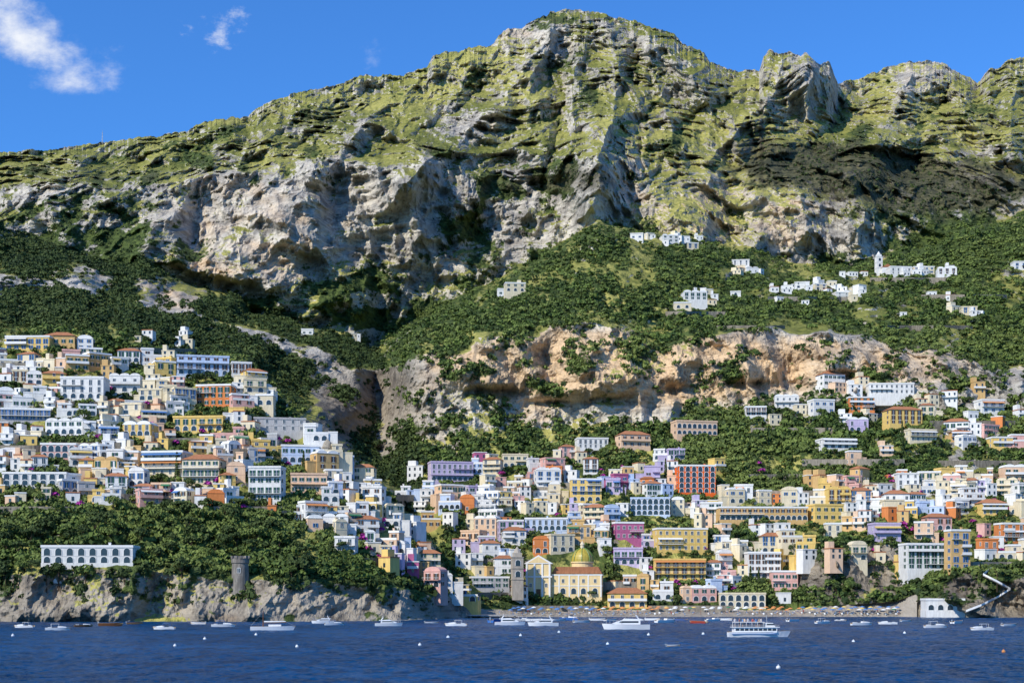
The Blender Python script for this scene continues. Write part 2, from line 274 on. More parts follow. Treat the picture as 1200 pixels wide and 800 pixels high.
def build_house(u,v,wp,hp,col,roof='flat',label=None,name='house',cat='house',yaw=None,arc=False,bal=.5,reg=True):
    D=min(Dat(u-wp*.35,v),Dat(u,v),Dat(u+wp*.35,v))
    if wp>60: D=min(Dat(u+wp*q,v+e) for q in (-.5,-.4,-.3,-.2,-.1,0,.1,.2,.3,.4,.5) for e in (0,-3,-6))-1; yaw=2
    k=D/F; w=wp*k; h=max(2.8,hp*k); fl=max(1,round(h/2.9)); fh=h/fl
    d=min(max(5.,w*.75),10.)
    if yaw is None: yaw=random.gauss(12 if u<450 else 0,15)
    pos=P(u,v,D); r=thing(name,pos,label or 'x',cat,None,math.radians(yaw))
    wall=MB(); z0=-6.; sb=fl>=2 and R()<.5 and roof=='flat' and label is None
    htop=h-fh if sb else h
    wall.box(-w/2,w/2,0,d,z0,htop)
    wall.box(-w/2-.12,w/2+.12,-.12,d,z0+.01,.5)
    if fl>1: wall.box(-w/2-.06,w/2+.06,-.07,d-.1,fh-.1,fh+.08)
    if R()<.5 and label is None:
        q=random.choice((-1,1)); ww=U(2,5); hh_=h*U(.35,.65); x0,x1=sorted((q*w/2,q*(w/2+ww))); wall.box(x0,x1,.6,d-.5,z0,hh_); wall.box(x0-.1,x1+.1,.5,d-.6,hh_,hh_+.5)
    sx=0.;sw=w
    if sb:
        sw=w*U(.45,.8); sx=random.choice((-1,1))*(w-sw)/2*.96; wall.box(sx-sw/2,sx+sw/2,1.9,d-.05,htop-.05,h)
    wm=pm(col); wall.build('wall',wm,r)
    tr=TRIM if R()<.5 else wm; rb=MB()
    def flat(cx,w,y0,d,h):
        rb.box(cx-w/2-.22,cx+w/2+.22,y0-.22,d+.1,h-.02,h+.2)
        for q in ((cx-w/2-.2,cx+w/2+.2,y0-.2,y0),(cx-w/2-.2,cx-w/2,y0+.01,d),(cx+w/2,cx+w/2+.2,y0+.01,d)): rb.box(*q,h+.19,h+.75)
    rmat=tr
    if roof=='tile':
        rmat=TILE;e=.5;rh=min(w,d)*.24; a=(-w/2-e,-e);c=(w/2+e,d+e); ins=min(w,d)*.45
        rb.add([(a[0],a[1],h),(c[0],a[1],h),(c[0],c[1],h),(a[0],c[1],h),(a[0]+ins,d/2,h+rh),(c[0]-ins,d/2,h+rh)],[(0,1,5,4),(1,2,5),(2,3,4,5),(3,0,4),(3,2,1,0)])
    elif roof=='vault':
        n=max(1,round(w/5)); ww=w/n
        for i in range(n):
            cx=-w/2+ww*(i+.5); pts=[(cx+ww*.48*math.cos(a*math.pi/8),h+.1+ww*.24*math.sin(a*math.pi/8)) for a in range(9)]; rb.prism(pts,.15,d)
        rb.box(-w/2-.15,w/2+.15,-.15,d,h-.02,h+.16)
    else:
        flat(sx,sw,1.9 if sb else 0,d,h)
        if sb: rb.box(-w/2,w/2,-.05,.12,htop,htop+.9); rb.box(-w/2,w/2,-.05,1.95,htop-.03,htop+.04)
    ro=rb.build('roof',rmat,r)
    if R()<.5 and D<900:
        cx=U(-w/3,w/3); MB().box(cx-.35,cx+.35,d*.6,d*.6+.6,h+.1,h+1.6).box(cx-.45,cx+.45,d*.6-.1,d*.6+.7,h+1.6,h+1.75).build('chimney',wm,ro)
    s=random.choice((0,0,1,2,3,3)); sp=U(2.3,3.4) if D<900 else 3.8
    for f in range(fl):
        k='arch' if (arc or (f==0 and R()<.35)) else ('door' if f>0 and R()<.6 else 'window')
        top=sb and f==fl-1; ww_=sw if top else w; cx=sx if top else 0; nn=max(1,int(ww_/sp))
        for c in range(nn):
            if R()<.12 and label is None: continue
            x=cx-ww_/2+ww_*(c+.5)/nn; zc=f*fh+(1.3 if k=='arch' else 1.15 if k=='door' else 1.65)
            ob(k if k!='arch' else 'arched_opening',WM[k,s],r,(x,1.9 if top else 0.,zc))
        if D<900 and not top:
            for sgn in (-1,1):
                if sgn*yaw>3:
                    o=ob('window',WM['window',s],r,(-sgn*w/2,d*.3,f*fh+1.65)); o.rotation_euler[2]=math.radians(-90*sgn)
        if f>0 and not top and R()<bal and D<900 and not arc:
            bw=w*(1 if R()<.5 else .5); bx=0 if bw==w else random.choice((-1,1))*w/4; bb=MB(); zz=f*fh
            bb.box(bx-bw/2+.05,bx+bw/2-.05,-1.35,-.01,zz-.12,zz+.06)
            if R()<.4: bb.box(bx-bw/2+.06,bx+bw/2-.06,-1.34,-1.22,zz+.06,zz+.95)
            else:
                bb.box(bx-bw/2+.05,bx+bw/2-.05,-1.34,-1.28,zz+.92,zz+1.0,1); bb.box(bx-bw/2+.05,bx+bw/2-.05,-1.33,-1.29,zz+.5,zz+.55,1)
                n=max(2,int(bw/1.0))
                for i in range(n+1):
                    x=bx-bw/2+.08+(bw-.2)*i/n; bb.box(x,x+.05,-1.33,-1.29,zz+.06,zz+.93,1)
            bb.build('balcony',[tr,RAIL],r)
            if R()<.25:
                a=MB(); a.add([(bx-bw/2+.1,-1.5,zz+2.15),(bx+bw/2-.1,-1.5,zz+2.15),(bx+bw/2-.1,-.02,zz+2.75),(bx-bw/2+.1,-.02,zz+2.75),(bx-bw/2+.1,-1.5,zz+1.9),(bx+bw/2-.1,-1.5,zz+1.9)],[(0,1,2,3),(4,5,1,0)]); a.build('awning',AW[random.choice(['white','orange','green','blue','yellow','white'])],r)
    if reg: rects.append((u-wp/2,v-hp,u+wp/2,v))
    houses.append((r,u,v,wp,hp,col,fl,roof,label)); return r
HL=[ # u,vbase,w,h,colour,roof,label
(32,411,52,16,'yellow','flat','long yellow house on the left frame edge at the hill top'),
(70,404,34,11,'ochre','tile','ochre house with tiled roof at the very top of the left hill'),
(96,468,50,25,'white','flat','white blue shuttered villa under the top left terraces'),
(146,460,36,20,'white','vault','white house with vaulted roof beside the blue shuttered villa'),
(238,440,60,22,'blue','flat','big pale blue hotel block on the shoulder of the left hill'),
(250,476,42,24,'terracotta','flat','bold orange house just under the pale blue hotel'),
(232,506,60,17,'yellow','flat','wide yellow house below the bold orange house on the left hill'),
(328,506,60,15,'grey','flat','long grey guesthouse at the right shoulder of the left hill'),
(30,494,56,14,'grey','flat','long grey terrace building at the left frame edge halfway up'),
(75,510,46,17,'white','vault','white vaulted house right of the long grey terrace building'),
(40,570,74,15,'white','flat','long white arcaded villa above the green belt at left'),
(190,558,50,28,'cream','flat','tall cream hotel halfway along the lower left town'),
(235,568,44,30,'cream','tile','tall cream hotel with tiled roof beside the tall cream hotel'),
(310,588,38,40,'white','flat','tall white block standing clear at the right end of lower left town'),
(352,543,44,20,'blue','flat','pale blue house under the long grey guesthouse'),
(362,578,42,22,'peach','flat','peach house right of the tall white block'),
(68,538,40,17,'pink','flat','pink house above the long white arcaded villa'),
(160,512,34,15,'yellow','vault','small yellow vaulted house left of the wide yellow house'),
(404,648,24,18,'white','flat','small white house alone in trees above the sea cliff'),
(102,661,106,20,'white','flat','long low white arcaded restaurant on top of the left sea cliff'),
(695,526,36,12,'white','flat','white house on the green slope above the centre'),
(745,524,36,15,'peach','tile','peach house with red tiled roof above the centre'),
(817,510,50,16,'peach','flat','long peach hotel above the orange red arcaded palace'),
(687,588,36,26,'yellow','flat','bright yellow house in the middle of the upper centre'),
(817,578,44,32,'red','flat','bright orange red arcaded palace over the town'),
(762,604,46,20,'blue','flat','pale blue hotel below the orange red arcaded palace'),
(640,622,50,14,'blue','flat','long pale blue building left of the magenta house'),
(800,646,60,26,'yellow','flat','upper yellow hotel block with balconies in the centre'),
(797,680,60,24,'yellow','flat','lower yellow hotel block on the beach side'),
(738,632,34,19,'magenta','flat','magenta house left of the upper yellow hotel block'),
(736,662,34,19,'lilac','flat','lilac house left of the lower yellow hotel block'),
(895,610,104,15,'ochre','flat','very long ochre building along the coast road'),
(972,610,36,18,'yellow','flat','yellow house right of the very long ochre building'),
(896,678,38,30,'white','flat','tall white house at the edge of the rocky gap'),
(920,690,30,20,'pink','flat','pink house below the tall white house by the rocky gap'),
(1086,668,46,30,'white','flat','white terraced hotel right of the rocky gap'),
(1126,668,24,46,'ochre','flat','tall narrow ochre tower house right of the white terraced hotel'),
(1108,716,44,13,'white','flat','white arcaded bathing house at the foot of the right cliff'),
(1040,634,32,20,'lilac','flat','lilac house above the rocky gap'),
(1188,636,28,22,'terracotta','flat','terracotta house on the right frame edge'),
(1165,604,30,15,'yellow','tile','yellow tiled house near the right frame edge'),
(1010,482,30,16,'terracotta','flat','orange red house high on the right slope'),
(1062,498,40,18,'yellow','tile','yellow house with tiled roof high on the right slope'),
(1082,518,34,14,'cream','flat','cream house under the high yellow tiled house'),
(984,526,42,11,'white','flat','long white low house at the foot of the high right cliffs'),
(922,478,28,14,'white','vault','white vaulted house high on the right slope'),
(966,484,26,15,'white','flat','white square house left of the high orange red house'),
(886,488,24,11,'white','flat','small white house left of the high vaulted house'),
(1045,462,52,12,'white','flat','long white house highest on the right slope'),
(1164,484,28,15,'white','flat','white house high near the right frame edge'),
(530,564,50,22,'lilac','flat','lilac palace at the mouth of the ravine'),
(604,548,30,15,'cream','flat','cream house right of the lilac palace'),
(575,690,44,13,'grey','flat','long grey building left of the bell tower'),
(870,712,54,16,'cream','flat','cream beach restaurant with awnings right of the yellow hotels'),
(735,712,46,17,'yellow','tile','yellow tiled house on the beach front right of the church'),
(604,342,24,10,'cream','flat','cream farmhouse alone on the green hill crest'),
(590,346,13,7,'white','flat','tiny white outbuilding left of the crest farmhouse'),
(815,352,28,10,'white','vault','white house group centre on the high green slope'),
(800,362,20,7,'cream','flat','cream house below the white house on the high slope'),
(746,280,15,6,'white','flat','tiny white house on the crest left of the hamlet'),
(786,284,20,8,'white','vault','white vaulted house on the crest hamlet'),
(812,292,14,7,'cream','flat','small cream house right end of the crest hamlet'),
(868,312,20,7,'white','flat','white house on the crest between hamlet and hill church'),
(882,320,15,6,'white','vault','white vaulted house just below the crest between hamlets'),
(940,338,17,7,'white','flat','white house left of the hill church on the crest'),
(962,340,15,7,'cream','flat','cream house left of the hill church on the crest'),
(988,350,17,7,'white','flat','white house just under the hill church'),
(1056,322,26,9,'white','flat','white house next right of the hill church'),
(1083,321,24,8,'cream','flat','cream house second right of the hill church'),
(1110,322,22,8,'white','vault','white vaulted house third right of the hill church'),
(1136,368,18,8,'cream','flat','cream house alone on the far right green slope'),
(1196,316,16,9,'white','flat','white house on the right frame edge high up'),
(360,392,14,6,'white','flat','tiny white house alone in the dark ravine'),
(862,347,12,5,'white','flat','tiny white hut right of the high slope house group'),
]
for h in HL:
    build_house(*h,arc=('arcade' in h[6] or 'restaurant' in h[6]),yaw=U(-10,16),bal=.8)
def dens(u,v):
    if u<540:
        cr=np.interp(u,[0,100,200,290,345,400,450,500,525],[385,398,412,428,482,528,578,638,682])
        bot=np.interp(u,[0,300,345,400,450,500,540],[592,602,612,632,668,694,706])
        if v-cr>10 and v<bot: return .96
        if u>470 and v<cr-20 and v>540: return .6
        return 0
    if v>712: return 0
    if u<860: 
        if v>568: return .96
        if v>530: return .42 if u<780 else .12
        return 0
    if u<945: return .72 if v>588 else (.22 if 455<v<500 else .05 if v>500 else 0)
    if u<1075: return .72 if 562<v<630 else (.42 if 450<v<510 else .08 if 510<v<562 else .1 if v>640 and v<690 else 0)
    return .8 if 564<v<662 else (.32 if 455<v<530 else .08 if 500<v<564 else 0)
PAL={0:(['white','cream','yellow','blue','pink','ochre','peach','grey','terracotta'],[11,7,3.2,.6,1.7,2.2,2.2,.5,.9]),1:(['white','lilac','blue','cream','pink','peach','yellow','magenta','ochre','terracotta'],[7.5,2.,2.8,3.8,1.7,2.,1.9,.5,1.4,.9]),2:(['white','cream','lilac','peach','ochre','yellow','pink','blue','terracotta'],[7.5,5.,.6,2.4,2.2,2.,1.2,.7,.9])}
cand=[]
for v in np.arange(404,714,9.4):
    u=U(-12,6); wave=U(0,6)
    while u<1206:
        w=random.choice((U(9,15),U(12,20),U(17,30))); vv=v+2.5*math.sin(u/60+wave)+U(-1.8,1.8); h=(7+w*.3+U(0,7))*(1 if v>540 else .82); uc=u+w/2
        if R()<dens(uc,vv) and not (abs(uc-662)<52 and 650<vv<712):
            ov=0
            for (a,b,c,d) in rects[:len(HL)]:
                ix=min(c,uc+w/2)-max(a,uc-w/2); iy=min(d+5,vv)-max(b-3,vv-h)
                if ix>0 and iy>0: ov+=ix*iy/(w*h)
            if ov<.22: cand.append((uc,vv,w,h))
        u+=w*(U(.92,1.12) if R()<.8 else U(1.4,2.1))
cand.sort(key=lambda c:-c[2]*c[3]-U(0,120))
def pick(uc): p=PAL[0 if uc<450 else 1 if uc<860 else 2]; return random.choices(*p)[0]
for c in cand[:226]: build_house(*c,pick(c[0]),random.choices(['flat','vault','tile'],[7,2,1.4])[0])
small=cand[226:]; ng=len(small)
for (a,b,ra,rb,n) in [(600,340,16,5,4),(792,284,30,6,9),(818,352,24,8,8),(872,316,24,6,6),(950,338,26,5,7),(1000,345,24,8,8),(1075,320,48,4,9),(1000,322,18,3,3),(1140,366,10,4,2),(930,350,30,8,4),(1080,360,80,14,4),(190,400,30,8,5),(420,395,14,6,2)]:
    for _ in range(n): small.append((a+U(-ra,ra),b+U(-rb,rb),U(6,13),U(4,6.5)))
rest=MB(); PCK=list(PC)
for i,(u,v,wp,hp) in enumerate(small):
    D=min(Dat(u-wp*.3,v),Dat(u,v),Dat(u+wp*.3,v)); k=D/F; w=wp*k;h=max(2.8,hp*k);fl=max(1,round(h/2.9));d=U(4.5,7); a=math.radians(random.gauss(5,17)); rest.T=(math.cos(a),math.sin(a),P(u,v,D)); mi=PCK.index(pick(u) if i<ng else random.choice(['white','white','cream']))
    rest.box(-w/2,w/2,0,d,-5,h,mi); rest.box(-w/2-.15,w/2+.15,-.15,d+.1,h,h+.4,(mi if R()<.5 else 0) if R()<.8 else len(PCK)+1)
    if R()<.4: q=w*U(.3,.6); rest.box(-w/2+.1,-w/2+q,1.5,d-.1,h+.4,h+3,mi)
    for f in range(fl):
        n=max(1,int(w/2.6))
        for c in range(n):
            x=-w/2+w*(c+.5)/n; z=f*h/fl+1; rest.box(x-.45,x+.45,-.07,.1,z,z+1.5,len(PCK)); 
        if f and R()<.4: rest.box(-w/2+.1,w/2-.1,-1.2,-.02,f*h/fl-.1,f*h/fl+.9,0)
rest.T=None; o=rest.build('small_houses',[pm(c) for c in PCK]+[GLASS,TILE]); o['kind']='stuff'; tag(o,'small plastered houses packed between the larger ones on the hillside','houses')
for (u,v,wp,hp) in small: rects.append((u-wp/2,v-hp,u+wp/2,v))
print('houses',len(houses),'cand',len(cand))
def zone(u,v):
    if v<400: return 'on the high green slope'
    if u<330: return 'near the top of the left hill' if v<470 else 'halfway up the left hill' if v<540 else 'low on the left hill'
    if u<530: return "on the left hill's falling right edge" if v<600 else 'above the left end of the beach'
    if u<720: return 'around the domed church' if v>645 else 'behind the domed church' if v>585 else 'above the centre town'
    if u<870: return 'around the yellow hotels' if v>640 else 'between red palace and yellow hotels' if v>578 else 'beside the red palace'
    if u<1075: return 'by the rocky gap' if v>625 else 'along the right coast road' if v>545 else 'high on the right slope'
    return 'low on the right hill' if v>600 else 'midway up the right hill' if v>530 else 'high near the right edge'
ORD='first second third fourth fifth sixth seventh eighth ninth tenth eleventh twelfth thirteenth fourteenth fifteenth sixteenth seventeenth eighteenth nineteenth twentieth'.split()
def autolabel(items):
    g={}
    for o,u,v,dsc in items: g.setdefault((dsc,zone(u,v)),[]).append((u,o))
    for (dsc,z),l in g.items():
        l.sort(key=lambda q:q[0])
        for i,(u,o) in enumerate(l):
            o['label']=f'{dsc} {z}' if len(l)==1 else (f'{dsc}, {ORD[i]} from left {z}' if i<20 else f'{dsc}, number {i+1} from left {z}')
NW_=['','one','two','three','four','five','six','seven','eight']
autolabel([(r,u,v,f"{col if col!='blue' else 'pale blue'} {NW_[min(fl,8)]}-storey {'flat-roofed' if ro=='flat' else 'vaulted' if ro=='vault' else 'tiled'} house") for (r,u,v,wp,hp,col,fl,ro,lb) in houses if not lb])
for h in houses: h[0]['group']='houses stacked up the hillside'
# ---------------------------------------------------------------- church
CR=pm('cream')
def church():
    D=Dat(655,694)-5; r=thing('domed_church',P(662,699,D),'cream parish church with yellow tiled dome and pedimented front','church',None,math.radians(-6)); k=D/F*1.14
    def m(px): return px*k
    YC=mat('church_yellow',(.78,.60,.31),.9,.1,.15)
    nv=MB().box(m(-30),m(38),0,12,-4,m(22)).box(m(-30.5),m(38.5),-.15,12,m(22),m(22)+.5,1).box(m(-30.3),m(38.3),-.12,12,m(11),m(11)+.3,1)
    for x in (-6,4.5,14,24,37): nv.box(m(x)-.25,m(x)+.25,-.14,.05,0,m(22),1)
    nv.build('nave',[YC,TRIM],r)
    fb=MB().box(m(-40),m(-14),-1.5,3,-4,m(34)); fb.prism([(m(-42),m(34)),(m(-12),m(34)),(m(-27),m(43))],-1.8,3,1); fb.prism([(m(-38),m(35)),(m(-16),m(35)),(m(-27),m(41.5))],-1.85,-1.7,0)
    for x in (-39,-31,-23,-15.5): fb.box(m(x)-.35,m(x)+.35,-1.8,-1.4,0,m(33.8),1)
    fb.box(m(-41),m(-13),-1.9,-1.3,m(20),m(21.5),1); fb.build('facade',[YC,TRIM],r)
    MB().prism([(m(-14),m(24)),(m(38),m(24)),(m(34),m(31)),(m(-10),m(31))],1,11).build('roof',TILE,r)
    MB().lathe([(m(11),m(22)),(m(11),m(35)),(m(12),m(35.2)),(m(12),m(36.5))],20,m(17),6).build('drum',YC,r)
    dm=MB().lathe([(m(11.3)*math.cos(a),m(36.5)+m(14)*math.sin(a)) for a in [i*math.pi/2/9 for i in range(10)]],20,m(17),6)
    for i in range(8):
        a=i*math.pi/4
        for j in range(8):
            t0,t1=j*math.pi/18,(j+1)*math.pi/18
            p=lambda t:(m(17)+m(11.6)*math.cos(t)*math.cos(a),6+m(11.6)*math.cos(t)*math.sin(a),m(36.5)+m(14.3)*math.sin(t)); dm.bar(p(t0),p(t1),.14,1)
    de=dm.build('dome',[mat('majolica_dome',(.50,.38,.05),.4,.5,.3),mat('green_majolica',(.12,.25,.06),.4,.5,.1)],r)
    MB().lathe([(m(2),m(50)),(m(2),m(54)),(m(2.6),m(54.2)),(.05,m(58))],10,m(17),6).bar((m(17),6,m(58)),(m(17),6,m(61)),.08).build('lantern',CR,de)
    for i in range(8):
        a=i*math.pi/4+.39; o=ob('window',WM['window',3],r,(m(17)+m(11)*math.cos(a),6+m(11)*math.sin(a),m(29))); o.rotation_euler[2]=a+math.pi/2
    for x in (-2,9,19,31): ob('arched_opening',WM['arch',3],r,(m(x),-.02,m(6))); ob('window',WM['window',3],r,(m(x),-.02,m(16.5)))
    MB().box(-.9,.9,-1.62,-1.4,0,3.2).build('door',SH[2],r,(m(-27),0,0)); ob('window',WM['window',3],r,(m(-27),-1.5,m(27)))
    for x in (-35,-19): ob('window',WM['window',3],r,(m(x),-1.5,m(12)))
    rects.append((615,645,710,699))
church()
def belltower(u,v,w,h,label,col,D=None):
    D=(D or Dat(u,v))-2; k=D/F; r=thing('bell_tower',P(u,v,D),label,'bell tower',None,math.radians(8)); W=w*k/2;H=h*k
    b=MB().box(-W,W,0,2*W,-3,H*.8)
    for z in (.3,.55,.8): b.box(-W-.2,W+.2,-.2,2*W+.2,H*z-.15,H*z+.15)
    b.build('shaft',col,r)
    for z in (.42,.67): ob('arched_opening',WM['arch',3],r,(0,-.02,H*z))
    s=MB().box(-W*.75,W*.75,W*.25,W*1.75,H*.8,H*.9); s.lathe([(W*.75,H*.9),(W*.5,H*.96),(.03,H*1.05)],8,0,W); s.build('belfry',col,r)
belltower(607,694,13,52,'square grey stone bell tower left of the domed church',mat('grey_stone',(.50,.44,.36),.9,.1,.3),Dat(607,696)-8)
belltower(1031,322,7,27,'white bell tower of the hill church on the right crest',pm('white'))
hc=thing('hill_church',P(1040,322,Dat(1040,322)-3),'small white church beside its bell tower on the right crest','church'); kk=Dat(1040,322)/F
MB().box(-6*kk,6*kk,0,12,-6,9*kk).build('nave',pm('white'),hc); MB().prism([(-6.5*kk,9*kk),(6.5*kk,9*kk),(0,13*kk)],-.3,12.3).build('roof',TILE,hc); ob('arched_opening',WM['arch',3],hc,(0,-.02,1.3))
D=Dat(280,680)-1; k=D/F; wt=thing('watchtower',P(280,682,D),'round stone watchtower on the left sea cliff','tower')
MB().lathe([(11.5*k,-6),(10.5*k,0),(9.6*k,22*k),(10.6*k,23*k),(10.6*k,28*k),(9.4*k,28*k),(9.4*k,24*k),(.01,24*k)],22,0,9*k).build('shaft',TOWER,wt)
for i in range(10):
    a=i*math.pi/5; o=MB().box(-.5,.5,-.3,.3,0,.9).build('merlon',TOWER,wt,(10*k*math.cos(a),9*k+10*k*math.sin(a),28*k-.02)); o.rotation_euler[2]=a+math.pi/2
ob('window',WM['window',3],wt,(0,-.75*k,14*k)); rects.append((268,652,292,680))
D=Dat(120,166); mm=thing('radio_mast',P(120,167,D),'thin lattice radio mast on the left skyline','mast'); b=MB()
for x,y in ((-.8,-.5),(.8,-.5),(0,.9)): b.bar((x,y,-2),(x*.2,y*.2,13),.14)
for i in range(6): z=i*2.; f=1-z/16; b.bar((-.8*f,-.5*f,z),(.8*f,-.5*f,z+2),.09); b.bar((.8*f,-.5*f,z),(0,.9*f,z+2),.09)
b.build('lattice',METAL,mm); MB().bar((0,0,12),(0,0,16),.12).build('antenna',METAL,mm)
# ---------------------------------------------------------------- walls and stairs
wl=[]
for (u0,u1,v) in [(0,60,430),(110,200,478),(0,70,530),(120,180,585),(60,150,525),(250,330,600),(180,260,520),(260,330,535),(330,400,605),(380,450,622),(420,470,660),(440,520,585),(560,650,578),(640,760,572),(840,960,582),(960,1070,572),(1080,1180,560),(860,930,640),(700,780,690),(540,620,660),(1130,1200,665),(880,990,506),(1090,1190,500),(600,700,716),(760,860,716),(560,620,700),(780,850,370),(1020,1110,330),(900,1000,352),(1040,1140,385),(1080,1180,350),(840,920,385),(940,1060,545),(1100,1200,545),(870,960,560),(150,230,415),(0,90,600)]:
    N=7; b=MB(); pts=[P(u0+(u1-u0)*i/N,v) for i in range(N+1)]
    dm=[p.y for p in pts]
    for i in range(1,N): dm[i]=(dm[i-1]+dm[i]+pts[i+1].y)/3
    pts=[P(u0+(u1-u0)*i/N,v,dm[i]-1.5) for i in range(N+1)]; o0=pts[0].copy(); hh=U(1.8,3.2)
    vsx=[];fsx=[]
    for i,p in enumerate(pts):
        a=p-o0; vsx+=[(a.x,a.y,a.z-3),(a.x,a.y,a.z+hh),(a.x,a.y+.8,a.z+hh),(a.x,a.y+.8,a.z-3)]
        if i: q=4*(i-1); fsx+=[(q+j,q+4+j,q+4+(j+1)%4,q+(j+1)%4) for j in range(4)]
    fsx+=[(0,1,2,3),(4*N+3,4*N+2,4*N+1,4*N)]; b.add(vsx,fsx)
    o=b.build('retaining_wall',STONE,None,o0); tag(o,'x','wall','stone retaining walls between the terraces'); wl.append((o,(u0+u1)/2,v,'stone retaining wall'))
autolabel(wl)
st=thing('cliff_stairway',P(1150,712),'white walled zigzag stairway climbing the cliff at right','stairway'); o0=st.location.copy()
pts=[(1132,716),(1150,709),(1168,700),(1184,690),(1168,681),(1152,673),(1164,664),(1182,656)]
pp=[]
for (a,b),(c,d) in zip(pts,pts[1:]):
    for i in range(5): pp.append((a+(c-a)*i/5,b+(d-b)*i/5))
pp.append(pts[-1]); dd_=[min(Dat(a,b),Dat(a,b+2),Dat(a-2,b),Dat(a+2,b),Dat(a,b-2))-.8 for a,b in pp]; dd_=[min(dd_[max(0,i-1):i+2]) for i in range(len(dd_))]; w3=[P(a,b,dd_[i])-o0 for i,(a,b) in enumerate(pp)]
for nm_,dy,zl,zh,wd,mt in (('ramp',0,-.5,0,1.4,STONE),('parapet',-.2,-.2,.55,.18,TRIM)):
    vsx=[];fsx=[]
    for i,a in enumerate(w3):
        vsx+=[(a.x,a.y+dy,a.z+zl),(a.x,a.y+dy,a.z+zh),(a.x,a.y+dy+wd,a.z+zh),(a.x,a.y+dy+wd,a.z+zl)]
        if i: q=4*(i-1); fsx+=[(q+j,q+4+j,q+4+(j+1)%4,q+(j+1)%4) for j in range(4)]
    b=MB(); b.add(vsx,fsx+[(0,1,2,3)]); b.build(nm_,mt,st)
# ---------------------------------------------------------------- vegetation
def cloud(n,size,zmin=-.25,sq=.8,seed=0,cone=False,lobes=0):
    g=np.random.default_rng(seed); d=g.normal(size=(n,3)); d/=np.linalg.norm(d,axis=1)[:,None]; d[:,2]=np.where(d[:,2]<zmin,-d[:,2],d[:,2])
    lump=.78+.42*pn(d[:,0]*1.8+seed,d[:,1]*1.8,d[:,2]*1.8)
    p=d*(lump*g.uniform(.6,1.,n))[:,None]
    if lobes:
        c=g.normal(size=(lobes,3)); c/=np.linalg.norm(c,axis=1)[:,None]; c[:,2]=np.abs(c[:,2])*.7-.1; c*=.58
        k=g.integers(0,lobes,n); p=c[k]+d*(g.uniform(.3,.5,n))[:,None]
    if cone:
        tt=g.uniform(0,1,n)**1.3; p=np.stack([d[:,0],d[:,1],tt*0],1); p[:,:2]/=np.linalg.norm(p[:,:2],axis=1)[:,None]+1e-6
        rr=(np.minimum(1,tt*6)*(1-tt)**.7)*.26*g.uniform(.7,1.1,n); p[:,:2]*=rr[:,None]; p[:,2]=tt*2.4-.6; sq=1
    nn=d+.55*g.normal(size=(n,3)); nn/=np.linalg.norm(nn,axis=1)[:,None]
    a=np.cross(nn,g.normal(size=(n,3))); a/=np.linalg.norm(a,axis=1)[:,None]; b=np.cross(nn,a)
    s=size*g.uniform(.6,1.3,n)[:,None]; p[:,2]*=sq
    return np.stack([p-a*s,p-b*s*.7,p+a*s,p+b*s*.7],1).reshape(-1,3)
def leafmat(name,c1,c2,c3):
    m,nt,b=newmat(name); r=attr(nt,'rnd'); oi=mk(nt,'ShaderNodeObjectInfo').outputs['Random']; g=mk(nt,'ShaderNodeNewGeometry'); n=ns(nt,g.outputs['Position'],.35,3.); n2=ns(nt,g.outputs['Position'],.012,4.)
    x=ma(nt,'FRACT',ma(nt,'ADD',r,ma(nt,'MULTIPLY',oi,.6)))
    c=mx(nt,ss(nt,x,.2,.8),c1,c2); c=mx(nt,ma(nt,'MULTIPLY',ss(nt,n,.45,.7),.6),c,c3); c=mx(nt,ss(nt,n2,.45,.62,0.,.65),c,c3); nt.links.new(c,b.inputs['Base Color']); b.inputs['Roughness'].default_value=.75; b.inputs['Specular IOR Level'].default_value=.2; return m
LEAF=leafmat('leaf_canopy',(.03,.06,.015),(.105,.155,.033),(.18,.22,.055)); DLEAF=leafmat('dark_leaf',(.018,.036,.012),(.05,.078,.021),(.08,.11,.03)); BOU=leafmat('bougainvillea_bloom',(.36,.03,.18),(.46,.06,.30),(.30,.03,.25))
